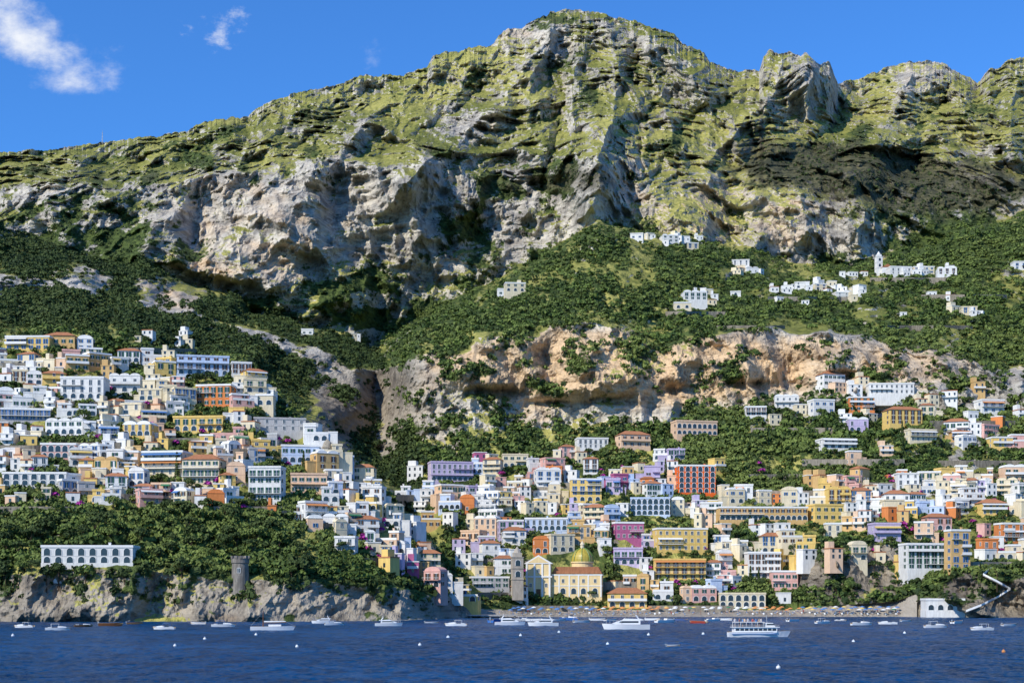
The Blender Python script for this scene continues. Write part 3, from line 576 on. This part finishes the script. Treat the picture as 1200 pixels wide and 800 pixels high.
def scatter(n,umin,umax,vmin,vmax,smin,smax,r0,r1,nq,size,name,lab,power=1.,mat_=LEAF,seed=1,pw=2.,side=0):
    g=np.random.default_rng(seed); u=g.uniform(umin,umax,n*6); v=g.uniform(vmin,vmax,n*6)
    i=np.clip(np.searchsorted(us,u),0,NU-1); tt=(vs[i]-v)/(vs[i]-vk[i]); j=np.round(tt*(NV-1)).astype(int); ok=(j>=0)&(j<NV); j=np.clip(j,0,NV-1)
    s=SI[i,j]; ok&=(s>smin)&(s<smax)&(g.uniform(size=len(u))<FO[i,j]**power)
    crest=np.interp(v,[380,412,460,520,560,640],[445,445,462,490,510,525]); lf=(u<crest)&(s>3)
    if side: ok&=(lf if side<0 else ~lf)
    ok&=~((u>44)&(u<160)&(v>640)&(v<668))
    for a,b,c,d in rects: ok&=~((u>a-1)&(u<c+1)&(v>b+2)&(v<d+3))
    u,v,i,j=u[ok][:n],v[ok][:n],i[ok][:n],j[ok][:n]; m=len(u)
    D=DN[i,j]; pos=np.stack([(u-600)/F*D,D,CH+(HY-v)/F*D],1); rad=r0+(r1-r0)*g.uniform(size=m)**pw
    rad=np.where(s[ok][:n]<3.5,rad*.78,rad)
    vs_=[];rn=[]
    for q in range(5):
        sel=np.arange(m)%5==q; base=cloud(nq,size,seed=q+20,lobes=5 if nq>30 else 0); an=g.uniform(0,6.28,sel.sum()); ca,sa=np.cos(an)[:,None],np.sin(an)[:,None]
        bx=base[None,:,0]*ca-base[None,:,1]*sa; by=base[None,:,0]*sa+base[None,:,1]*ca; bz=np.repeat(base[None,:,2]*1.1+.35,len(an),0)
        w=np.stack([bx,by,bz],-1)*rad[sel][:,None,None]+pos[sel][:,None,:]; vs_.append(w.reshape(-1,3)); rn.append(np.repeat(g.uniform(size=len(an)),nq*4))
    vv=np.concatenate(vs_); qd=np.arange(len(vv)).reshape(-1,4)
    o=ob(name,mesh_np(name,vv,qd,[mat_],{'rnd':np.concatenate(rn)})); o['kind']='stuff'; o['label']=lab; o['category']='woodland'; print(name,m)
scatter(20000,-120,1320,235,705,1.02,7.05,1.1,3.5,34,.34,'woodland','dense green woodland and scrub covering the slopes around the town',1.5,pw=1.8,side=1)
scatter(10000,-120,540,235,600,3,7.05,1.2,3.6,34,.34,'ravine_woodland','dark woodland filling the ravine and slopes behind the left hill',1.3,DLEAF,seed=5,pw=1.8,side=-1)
scatter(19000,-60,1260,60,712,.35,9.6,.8,2.8,12,.5,'mountain_scrub','scattered dark shrubs on the rocky cliffs and upper mountain',1.2,DLEAF,seed=3)
def trunkmesh(h,r):
    b=MB(); b.bar((0,0,-1.5),(.1*r,0,h*.6),r,0,7,r*.6)
    for i in range(5):
        a=i*1.26; b.bar((0,0,h*(.35+.05*i)),(math.cos(a)*h*.3,math.sin(a)*h*.3,h*(.75+.04*i)),r*.4,0,5,r*.12)
    return b.mesh('trunk',mat('bark',(.11,.075,.05),.95,.1,.4))
TR=[]
def crown(base,m): return mesh_np('crown',base,np.arange(len(base)).reshape(-1,4),[m],{'rnd':rng.uniform(size=len(base)//4).repeat(4)})
for q in range(4):
    base=cloud(420,.13,-.5,.85,seed=50+q,lobes=9)*1.15; base[:,2]+=1.15
    TR.append(('broadleaf_tree',trunkmesh(1.3,.09),crown(base,LEAF if q%2 else DLEAF)))
base=cloud(420,.12,-.1,.45,seed=61,lobes=8)*1.25; base[:,2]+=1.75
TR.append(('umbrella_pine',trunkmesh(2.0,.07),crown(base,DLEAF)))
base=cloud(360,.10,seed=66,cone=True)*1.5; base[:,2]+=1.2
TR.append(('cypress_tree',trunkmesh(1.0,.06),crown(base,DLEAF)))
tl=[];DSC={'broadleaf_tree':'round leafy tree','umbrella_pine':'umbrella pine tree','cypress_tree':'slim dark cypress tree'}
def tree(u,v,k,s):
    nm_,tm,cm=TR[k]; r=thing(nm_,P(u,v)-Vector((0,.5,.3)),'x','tree','single trees among the houses and above the cliffs',U(0,6)); r.scale=(s,s,s*U(.85,1.15)); ob('trunk',tm,r); ob('crown',cm,r); tl.append((r,u,v,('dark ' if k in (0,2) else 'bright green ' if k in (1,3) else '')+DSC[nm_]))
def inh(u,v,e=3): return any(a-e<u<c+e and b<v<d+2 for a,b,c,d in rects)
n=0
while n<90:
    u=U(0,440);v=U(598,684)
    if not inh(u,v) and not (240<u<330 and v>668) and not (42<u<162 and 636<v<674): tree(u,v,random.choice((0,1,2,3,4)),U(1.9,3.3)); n+=1
n=0;T=0
while n<190 and T<20000:
    u=U(0,1200);v=U(430,708);T+=1
    if dens(u,v)>0 or (u>860 and v>480 and v<700):
        if not inh(u,v,-1): tree(u,v,random.choices((0,1,2,3,4,5),(4,3,4,2,1,2))[0],U(1.3,2.6)); n+=1
autolabel(tl)
base=cloud(90,.26,seed=71,lobes=5); base[:,2]+=.5; BM=mesh_np('bougainvillea',base,np.arange(len(base)).reshape(-1,4),[BOU],{'rnd':rng.uniform(size=len(base)//4).repeat(4)})
bl=[]
for i in range(110):
    for _ in range(60):
        u,v=random.choice([(U(0,340),U(450,620)),(U(400,470),U(600,665)),(U(500,900),U(540,700)),(U(1000,1200),U(560,650))])
        if dens(u,v)>0 and not inh(u,v,-4): break
    o=ob('bougainvillea_bush',BM,None,P(u,v)-Vector((0,1.5,0)),U(0,6),U(1.,2.2)); tag(o,'x','bush','bougainvillea bushes between the houses'); bl.append((o,u,v,'magenta flowering bougainvillea bush'))
autolabel(bl)
# ---------------------------------------------------------------- sea
m,nt,b=newmat('sea_water'); g=mk(nt,'ShaderNodeNewGeometry').outputs['Position']
w2=ns(nt,g,.9,5.,.7)
bp=mk(nt,'ShaderNodeBump',{'Height':ma(nt,'MULTIPLY',w2,.35),'Strength':1.,'Distance':1.}); nt.links.new(bp.outputs[0],b.inputs['Normal'])
chop=ns(nt,vm(nt,g,(.28,.12,1)),1.,5.,.7); big=ns(nt,g,.012,3.); cc=mx(nt,ss(nt,big,.4,.65),(.0005,.046,.135),(.001,.070,.20)); cc=mx(nt,ss(nt,chop,.40,.56),mx(nt,1.,cc,(.5,.52,.56),'MULTIPLY'),cc)
nt.links.new(cc,b.inputs['Base Color']); b.inputs['Roughness'].default_value=.22; b.inputs['IOR'].default_value=1.33; b.inputs['Specular IOR Level'].default_value=.07
DR=[84.]
while DR[-1]<640: DR.append(DR[-1]+max(.34,DR[-1]*.002))
DR=np.array(DR); XR=np.linspace(-.45,.45,950); GX=XR[:,None]*DR[None,:]; GYY=np.repeat(DR[None,:],len(XR),0)
ww=fbm(GX/3.2+GYY/40,GYY/2.2,GX*0+2,4,.6); rr=1-np.abs(pn(GX/1.7,GYY/1.3+GX/9,GX*0+5))*2
GZ=.10*ww+.06*rr*(.5+ww); GZ*=np.clip((DR[None,:]-84)/8,0,1); GZ=np.clip(GZ,-.42,.6)
GZ*=np.clip((.45-np.abs(XR[:,None]))/.01,0,1)
sc_=np.stack([GX,GYY,GZ],-1).reshape(-1,3); sq_=gridq(len(XR),len(DR)); n0=len(sc_)
outer=np.array([(-9000,-3000,-.45),(9000,-3000,-.45),(9000,9000,-.45),(-9000,9000,-.45)])
o=ob('sea',mesh_np('sea',np.concatenate([sc_,outer]),np.concatenate([sq_,[[n0,n0+1,n0+2,n0+3]]]),[m])); o['kind']='structure'; o['label']='deep blue sea of the bay'
# ---------------------------------------------------------------- boats
def hull(L,Bm,H,b,m=0,mi=1,dk=.25):
    N=12;sec=[]
    for i in range(N+1):
        t=i/N; hb=Bm/2*(1-max(0,(t-.45)/.55)**2.2)*(.88+.12*min(1,t*4)); sh=H*(1+.35*max(0,t-.3)**1.5); x=-L/2+L*t; k=-.25*H*(1-t**4); hb=max(hb,.02)
        sec.append([(x-.1*L*t**3,0,k),(x-.05*L*t**3,hb*.75,k*.2),(x,hb,sh),(x,hb*.88,sh),(x,hb*.86,sh-dk),(x,0,sh-dk)])
    for sg in (1,-1):
        vs=[(x,y*sg,z) for s in sec for x,y,z in s]; n=6
        for i in range(N):
            for j in range(n-1):
                q=(i*n+j,(i+1)*n+j,(i+1)*n+j+1,i*n+j+1); q=q if sg<0 else q[::-1]
                b.add([vs[k] for k in q],[(0,1,2,3)],mi if j>=3 else m)
        b.add([vs[k] for k in range(n)],[tuple(range(n))],m)
    return b
BL=mat('blue_paint',(.04,.14,.4),.4,.5,.1); RD=mat('red_paint',(.4,.06,.03),.5,.4,.1)
def person_mesh():
    me=bpy.data.meshes.new('person')
    V_=[(0,0,.95),(0,0,1.2),(0,0,1.42),(0,0,1.5),(0,-.01,1.62),(0,-.01,1.72),(.1,0,.9),(.12,-.02,.5),(.13,.02,.08),(.13,-.12,.03),(-.1,0,.9),(-.11,.03,.5),(-.13,.05,.08),(-.13,-.09,.03),(.2,0,1.4),(.27,.02,1.12),(.29,-.06,.86),(-.2,0,1.4),(-.27,.02,1.12),(-.29,-.06,.86)]
    E=[(0,1),(1,2),(2,3),(3,4),(4,5),(0,6),(6,7),(7,8),(8,9),(0,10),(10,11),(11,12),(12,13),(2,14),(14,15),(15,16),(2,17),(17,18),(18,19)]
    me.from_pydata(V_,E,[]); o=bpy.data.objects.new('tmp',me); C.objects.link(o); o.modifiers.new('s','SKIN')
    rad=[.14,.13,.14,.06,.095,.08,.09,.065,.045,.04,.09,.065,.045,.04,.06,.045,.035,.06,.045,.035]
    for i,r in enumerate(rad): me.skin_vertices[0].data[i].radius=(r,r*.8)
    me.skin_vertices[0].data[0].use_root=True; o.modifiers.new('u','SUBSURF').levels=1
    dg=bpy.context.evaluated_depsgraph_get(); dg.update(); r=bpy.data.meshes.new_from_object(o.evaluated_get(dg)); bpy.data.objects.remove(o); return r
PMs=[]
for i,(c,sh) in enumerate([((.5,.5,.5),(.05,.1,.3)),((.45,.08,.06),(.1,.1,.1)),((.1,.25,.5),(.6,.6,.55)),((.6,.45,.3),(.03,.03,.04))]):
    pmz=person_mesh(); pmz.materials.clear()
    for mm_ in (mat('skin',(.5,.3,.2)),mat(f'shirt_{"abcd"[i]}',c),mat(f'shorts_{"abcd"[i]}',sh),mat('dark_hair',(.03,.02,.015))): pmz.materials.append(mm_)
    for p in pmz.polygons:
        z=p.center.z; x=abs(p.center.x); p.material_index=3 if z>1.68 or (z>1.58 and p.center.y>.03) else 1 if 1.0<z<1.47 and x<.25 else 2 if .6<z<=1.0 and x<.22 else 0
    PMs.append(pmz)
def boat(u,v,wp,kind,label,rz=0.,pc=HULL):
    D=CH*F/(v-HY); L=wp*D/F/max(.45,abs(math.cos(rz))); r=thing({'dinghy':'rowing_boat','motor':'motorboat','yacht':'motor_yacht','sail':'sailing_boat','ferry':'ferry_boat'}[kind],Vector(((u-600)/F*D,D,.05)),label,'boat',None,rz)
    Bm=L*.3;H=L*.1
    if kind=='dinghy':
        hull(L,Bm,H*1.1,MB(),dk=.35).build('hull',[pc,DECK],r)
        for x in (-.2,.12): MB().box(L*x-.15,L*x+.15,-Bm*.42,Bm*.42,H*.85,H*.95).build('bench',DECK,r)
        MB().box(-L/2-.25,-L/2+.1,-.15,.15,H*.9,H*1.7).box(-L/2-.15,-L/2-.02,-.06,.06,-.2,H*.9).build('outboard_motor',METAL,r)
    elif kind=='motor':
        hull(L,Bm,H,MB(),dk=.3).build('hull',[pc,DECK],r)
        MB().prism([(-L*.02,H*.75),(L*.36,H*.95),(L*.30,H*1.35),(L*.1,H*1.6),(0,H*1.6)],-Bm*.32,Bm*.32).build('cabin',HULL,r)
        MB().prism([(L*.14,H*1.45),(L*.155,H*1.45),(L*.06,H*2.1),(L*.045,H*2.1)],-Bm*.3,Bm*.3).build('windscreen',GLASS,r)
        if R()<.6:
            c=MB().box(-L*.28,L*.04,-Bm*.33,Bm*.33,H*2.5,H*2.58)
            for x in (-.27,.03):
                for y in (-.31,.31): c.bar((L*x,Bm*y,H*.8),(L*x,Bm*y,H*2.5),.03)
            c.build('sunshade',[AW['blue'] if R()<.4 else TRIM],r)
        MB().box(-L*.4,-L*.25,-Bm*.3,Bm*.3,H*.75,H*1.2).build('seat',TRIM,r)
    elif kind=='yacht':
        Bm=L*.25; hull(L,Bm,H,MB(),dk=.15).build('hull',[pc,DECK],r)
        MB().prism([(-L*.3,H),(L*.3,H*1.05),(L*.2,H*1.5),(L*.08,H*1.9),(-L*.3,H*1.9)],-Bm*.36,Bm*.36).build('cabin',HULL,r)
        for sg in (-1,1):
            y=sg*(Bm*.36+.02); MB().prism([(-L*.26,H*1.35),(L*.16,H*1.35),(L*.08,H*1.72),(-L*.26,H*1.72)],min(y,y-sg*.05),max(y,y-sg*.05)).build('side_window',GLASS,r)
        MB().prism([(-L*.36,H*1.9),(L*.06,H*1.9),(L*.02,H*2.25),(-L*.36,H*2.1)],-Bm*.33,Bm*.33).build('flybridge',HULL,r)
        MB().prism([(L*.0,H*2.2),(L*.012,H*2.2),(-L*.02,H*2.6),(-L*.03,H*2.6)],-Bm*.25,Bm*.25).build('windscreen',GLASS,r)
        a=MB()
        for sg in (-1,1): a.bar((-L*.28,sg*Bm*.28,H*2.1),(-L*.22,sg*Bm*.26,H*2.9),.07)
        a.bar((-L*.22,-Bm*.26,H*2.9),(-L*.22,Bm*.26,H*2.9),.08).bar((-L*.22,0,H*2.9),(-L*.22,0,H*3.6),.04); a.build('radar_arch',HULL,r)
        a=MB()
        for sg in (-1,1):
            a.bar((L*.1,sg*Bm*.42,H*1.75),(L*.48,0,H*2.05),.04)
            for i in range(5): t_=i/5; a.bar((L*(.1+.38*t_),sg*Bm*.42*(1-t_),H*1.1),(L*(.1+.38*t_),sg*Bm*.42*(1-t_),H*(1.75+.3*t_)),.03)
        a.build('bow_rail',METAL,r)
    elif kind=='sail':
        Bm=L*.22; hull(L,Bm,H*.8,MB(),dk=.2).build('hull',[pc,DECK],r); MB().box(-L*.1,L*.18,-Bm*.25,Bm*.25,H*.6,H*1.25).build('cabin',HULL,r)
        MB().bar((-L*.22,0,H*.6),(-L*.22,0,L*.42),.14,0,8,.08).build('mast',WOOD,r); MB().bar((-L*.22,0,H*1.6),(L*.3,0,H*1.7),.08).build('boom',WOOD,r)
        MB().bar((-L*.2,0,H*1.85),(L*.28,0,H*1.9),.2,0,8,.12).build('furled_sail',AW['white'],r)
        MB().bar((-L*.22,0,L*.41),(L*.47,0,H),.02).bar((-L*.22,0,L*.41),(-L*.49,0,H),.02).build('rigging',METAL,r)
    else:
        Bm=L*.24; hull(L,Bm,H*.8,MB(),dk=.1).build('hull',[HULL,DECK],r); MB().box(-L*.46,L*.25,-Bm*.48,Bm*.48,H*.45,H*.5).build('rubbing_strake',BL,r)
        MB().box(-L*.42,L*.26,-Bm*.4,Bm*.4,H*.7,H*1.5).build('lower_cabin',HULL,r)
        for i in range(9):
            for sg in (-1,1): MB().box(-L*.03,L*.03,-.03,.03,-H*.17,H*.17).build('window',GLASS,r,(-L*.37+i*L*.073,sg*(Bm*.4+.01),H*1.17))
        MB().box(-L*.45,L*.3,-Bm*.46,Bm*.46,H*1.5,H*1.58).build('upper_deck',HULL,r)
        MB().prism([(L*.08,H*1.58),(L*.24,H*1.58),(L*.20,H*2.2),(L*.08,H*2.25)],-Bm*.3,Bm*.3).build('wheelhouse',HULL,r)
        MB().prism([(L*.10,H*1.85),(L*.226,H*1.85),(L*.208,H*2.1),(L*.10,H*2.1)],-Bm*.31,Bm*.31).build('wheelhouse_window',GLASS,r)
        c=MB().box(-L*.42,L*.06,-Bm*.42,Bm*.42,H*2.3,H*2.37)
        for i in range(6):
            for sg in (-1,1): c.bar((-L*.41+i*L*.09,sg*Bm*.4,H*1.58),(-L*.41+i*L*.09,sg*Bm*.4,H*2.3),.04)
        c.build('awning',TRIM,r); a=MB()
        for z in (1.72,1.87):
            for sg in (-1,1): a.bar((-L*.44,sg*Bm*.45,H*z),(L*.29,sg*Bm*.45,H*z),.03)
        a.build('railing',METAL,r); MB().bar((L*.12,0,H*2.2),(L*.11,0,H*3.4),.06).bar((L*.115,-.8,H*3),(L*.115,.8,H*3),.03).build('mast',METAL,r)
        for i in range(9):
            q=r.location+Vector((-L*.38+i*L*.052,random.choice((-1,1))*Bm*.3,H*1.58)); o=ob('person',PMs[i%4],None,q,U(0,6)); tag(o,['person in grey top','person in red top','person in blue top','person in tan top'][i%4]+f', {ORD[i]} along the upper ferry deck from its stern','person','passengers on the ferry deck')
    return r
B=[(890,746,74,'ferry','white two deck passenger ferry at anchor, largest vessel',0.05),(733,737,56,'yacht','white motor yacht off the beach left of the ferry',3.2),
(320,738,52,'sail','low sailing boat with bare wooden mast off the left cliff',.1),(456,733,32,'yacht','white motor yacht off the end of the left cliff',.2),
(378,730,26,'yacht','white cabin cruiser nearest the foot of the cliff right of the sailing boat',3.4),(392,732,22,'motor','small white motorboat just right of the cabin cruiser under cliff',.3),
(262,734,28,'motor','white motorboat left of the sailing boat',.1),(192,737,26,'motor','white motorboat in the middle of the left cliff front',3.1),(68,738,28,'motor','white motorboat second from the left frame edge',.2),
(28,735,24,'motor','white motorboat closest to the left frame edge',3.),(130,733,28,'dinghy','brown wooden boat under the left cliff',.1),(98,734,20,'motor','small motorboat left of the brown wooden boat',.4),
(158,731,18,'dinghy','white rowing boat right of the brown wooden boat',.3),(534,733,26,'motor','white motorboat off the left end of the beach',3.),(598,732,36,'yacht','white cruiser off the left beach in front of the church',.1),
(636,733,36,'yacht','white cruiser between church and motor yacht',3.3),(789,757,16,'dinghy','small white tender alone in open water left of the ferry',.2),(1010,732,26,'motor','white motorboat right of the ferry',.2),
(1040,731,22,'motor','white motorboat moored under the rocky gap',3.),(1097,735,28,'motor','white motorboat off the bathing house',.1),(1150,738,28,'motor','white motorboat right of the bathing house',3.3),
(1183,733,20,'dinghy','rowing boat nearest the right frame edge',.4),(232,731,18,'dinghy','little rowing boat close under the left cliff',3.),(585,729,20,'dinghy','rowing boat tied by the jetty',1.),
(682,729,20,'dinghy','rowing boat near the beach in front of the church dome',.4),(780,729,24,'motor','motorboat near the beach between yacht and ferry',.6),(818,730,18,'dinghy','rowing boat left of ferry near beach',2.4),(1122,730,18,'dinghy','rowing boat beside the bathing house steps',.8),(965,730,20,'motor','motorboat behind the right end of the ferry',.5),(506,730,16,'dinghy','rowing boat near the cliff end',.2)]
for i,(u,v) in enumerate([(612,726.5),(627,727.5),(655,727),(668,726.3),(700,726.6),(716,727.2),(748,727),(765,726.4),(798,726.6),(836,727.4),(850,726.4),(930,727.6),(985,727.2),(1062,727.8)]):
    B.append((u,v,U(13,19),'motor' if i%3==0 else 'dinghy',f'small moored boat at the beach edge, {ORD[i]} of the inshore row from left',U(-.9,.9)))
for i,x in enumerate(B): boat(*x,pc=(WOOD if 'brown' in x[4] else BL if i in (11,23,33,38) else RD if i in (26,) else HULL))
by=MB().lathe([(.02,-.3),(.35,-.15),(.5,.1),(.42,.4),(.2,.58),(.02,.6)],12).lathe([(.08,.55),(.08,.85),(.02,.9)],8).mesh('buoy',HULL); byo=by.copy(); byo.materials.clear(); byo.materials.append(AW['orange'])
for i,(u,v) in enumerate([(348,758),(300,744),(492,756),(712,755),(912,783),(205,757),(610,745),(655,741),(824,743),(1000,752),(1176,764),(240,749),(525,747),(1060,742),(760,744),(15,745)]):
    D=CH*F/(v-HY); o=ob('mooring_buoy',by if i!=10 else byo,None,((u-600)/F*D,D,0.05),0,.42+.12*R() if D<260 else .6)
    tag(o,'white mooring buoy floating in the bay' if i!=10 else 'orange mooring buoy near the right frame edge','buoy','white mooring buoys' if i!=10 else None)
# ---------------------------------------------------------------- beach
def parasol(c):
    b=MB().lathe([(1.1,2.0),(1.05,2.1),(.55,2.38),(.03,2.5)],8); return b.mesh('canopy',AW[c])
PCs={c:parasol(c) for c in ('orange','blue','white','green','yellow','red')}; POLE=MB().bar((0,0,-.3),(0,0,2.55),.04).mesh('pole',METAL)
bed=MB().box(-.32,.32,-.6,.6,.3,.38).box(-.3,-.24,-.55,-.49,-.1,.3).box(.24,.3,-.55,-.49,-.1,.3).box(-.3,-.24,.49,.55,-.1,.3).box(.24,.3,.49,.55,-.1,.3); bed.add([(-.32,.6,.34),(.32,.6,.34),(.32,1.05,.8),(-.32,1.05,.8),(-.32,.6,.4),(.32,.6,.4),(.32,1.0,.86),(-.32,1.0,.86)],[(0,1,2,3),(4,5,6,7)]); BEDM=bed.mesh('sunbed',TRIM)
for row in range(3):
    for i in range(44):
        u=600+i*10.4+row*3+U(-2,2)
        if u>1060 or R()<.15: continue
        v=720.3-row*1.5+U(-.3,.3); p=P(u,v); c='blue' if u<700 else 'orange' if u<790 else 'white' if u<880 else 'orange' if u<940 else 'blue'
        if R()<.35: c=random.choice(['white','yellow','green','white'])
        r=thing('beach_parasol',p,f'{c} parasol standing in the rows on the beach','parasol',f'{c} parasols on the beach'); ob('canopy',PCs[c],r); ob('pole',POLE,r)
        if row<2: tag(ob('sunbed',BEDM,None,P(u+3,v+.2)),'white sunbed beside the parasols on the beach','sunbed','sunbeds on the beach')
for i in range(80):
    u=U(585,1060);v=U(717.5,721.8); tag(ob('person',PMs[i%4],None,P(u,v),U(0,6)),f"standing beachgoer in {['grey','red','blue','tan'][i%4]} top on the beach",'person',f"beachgoers in {['grey','red','blue','tan'][i%4]} tops")
jt=thing('jetty',Vector(((578-600)/F*540,532,0)),'low concrete landing jetty at the left end of the beach','jetty'); MB().box(-9,9,-3,16,.7,1.1).build('deck',mat('concrete',(.4,.38,.35),.9,.1,.3),jt)
for x in (-8,-3,3,8): MB().bar((x,-2.4,-4),(x,-2.4,.7),.35,0,8).build('pile',STONE,jt)
# ---------------------------------------------------------------- light, sky, camera
sd=Vector((-.58,-.58,.64)).normalized(); L=bpy.data.lights.new('sun','SUN'); L.energy=5.; L.angle=math.radians(.5); L.color=(1,.94,.83); so=ob('sun',L); so.rotation_euler=sd.to_track_quat('Z','Y').to_euler()
W=bpy.data.worlds.new('World'); S.world=W; W.use_nodes=True; nt=W.node_tree; bg=nt.nodes['Background']
sk=mk(nt,'ShaderNodeTexSky',sky_type='NISHITA'); sk.sun_disc=False; sk.sun_elevation=math.asin(sd.z); sk.sun_rotation=math.atan2(sd.x,sd.y); sk.air_density=1.; sk.dust_density=.3; sk.ozone_density=3.
tc=mk(nt,'ShaderNodeTexCoord').outputs['Generated']; s3=mk(nt,'ShaderNodeSeparateXYZ',{0:tc}); yy=ma(nt,'MAXIMUM',s3.outputs[1],.05); px=ma(nt,'DIVIDE',s3.outputs[0],yy); pz=ma(nt,'DIVIDE',s3.outputs[2],yy)
vec=mk(nt,'ShaderNodeCombineXYZ',{0:px,1:ma(nt,'MULTIPLY',pz,1.4),2:0.}).outputs[0]; cn=ns(nt,vec,16.,9.,.62); cn2=ns(nt,vec,38.,8.,.66)
def cl(u,v,ru,rv,tilt=0.):
    a=ma(nt,'SUBTRACT',px,(u-600)/F); c=ma(nt,'SUBTRACT',pz,(HY-v)/F); c=ma(nt,'ADD',c,ma(nt,'MULTIPLY',a,tilt)); a=ma(nt,'DIVIDE',a,ru/F); c=ma(nt,'DIVIDE',c,rv/F)
    return ma(nt,'SUBTRACT',1.,ma(nt,'SQRT',ma(nt,'ADD',ma(nt,'MULTIPLY',a,a),ma(nt,'MULTIPLY',c,c))))
c1=ss(nt,ma(nt,'ADD',cl(22,46,100,54,.45),ma(nt,'MULTIPLY',ma(nt,'SUBTRACT',cn,.5),2.6)),.0,.95,0.,.97)
c2=ss(nt,ma(nt,'ADD',cl(262,36,64,40,-.3),ma(nt,'MULTIPLY',ma(nt,'SUBTRACT',cn2,.5),4.)),.5,1.6,0.,.6)
c3=ss(nt,ma(nt,'ADD',cl(435,62,40,34,.3),ma(nt,'MULTIPLY',ma(nt,'SUBTRACT',cn2,.5),3.6)),.7,1.9,0.,.22)
cm=ma(nt,'MAXIMUM',ma(nt,'MAXIMUM',c1,c2),c3)
skc=mx(nt,1.,sk.outputs[0],(.38,.86,1.46),'MULTIPLY')
nt.links.new(mx(nt,cm,skc,(7.0,7.2,7.5)),bg.inputs[0]); bg.inputs[1].default_value=.135
cam=bpy.data.cameras.new('camera'); cam.sensor_width=36; cam.lens=F/1200*36; cam.shift_y=(HY-400)/1200; cam.clip_start=1; cam.clip_end=30000
co_=ob('camera',cam,None,(0,0,CH)); co_.rotation_euler=(math.pi/2,0,0); S.camera=co_
S.view_settings.view_transform='Standard'; S.view_settings.look='None'; S.view_settings.exposure=0
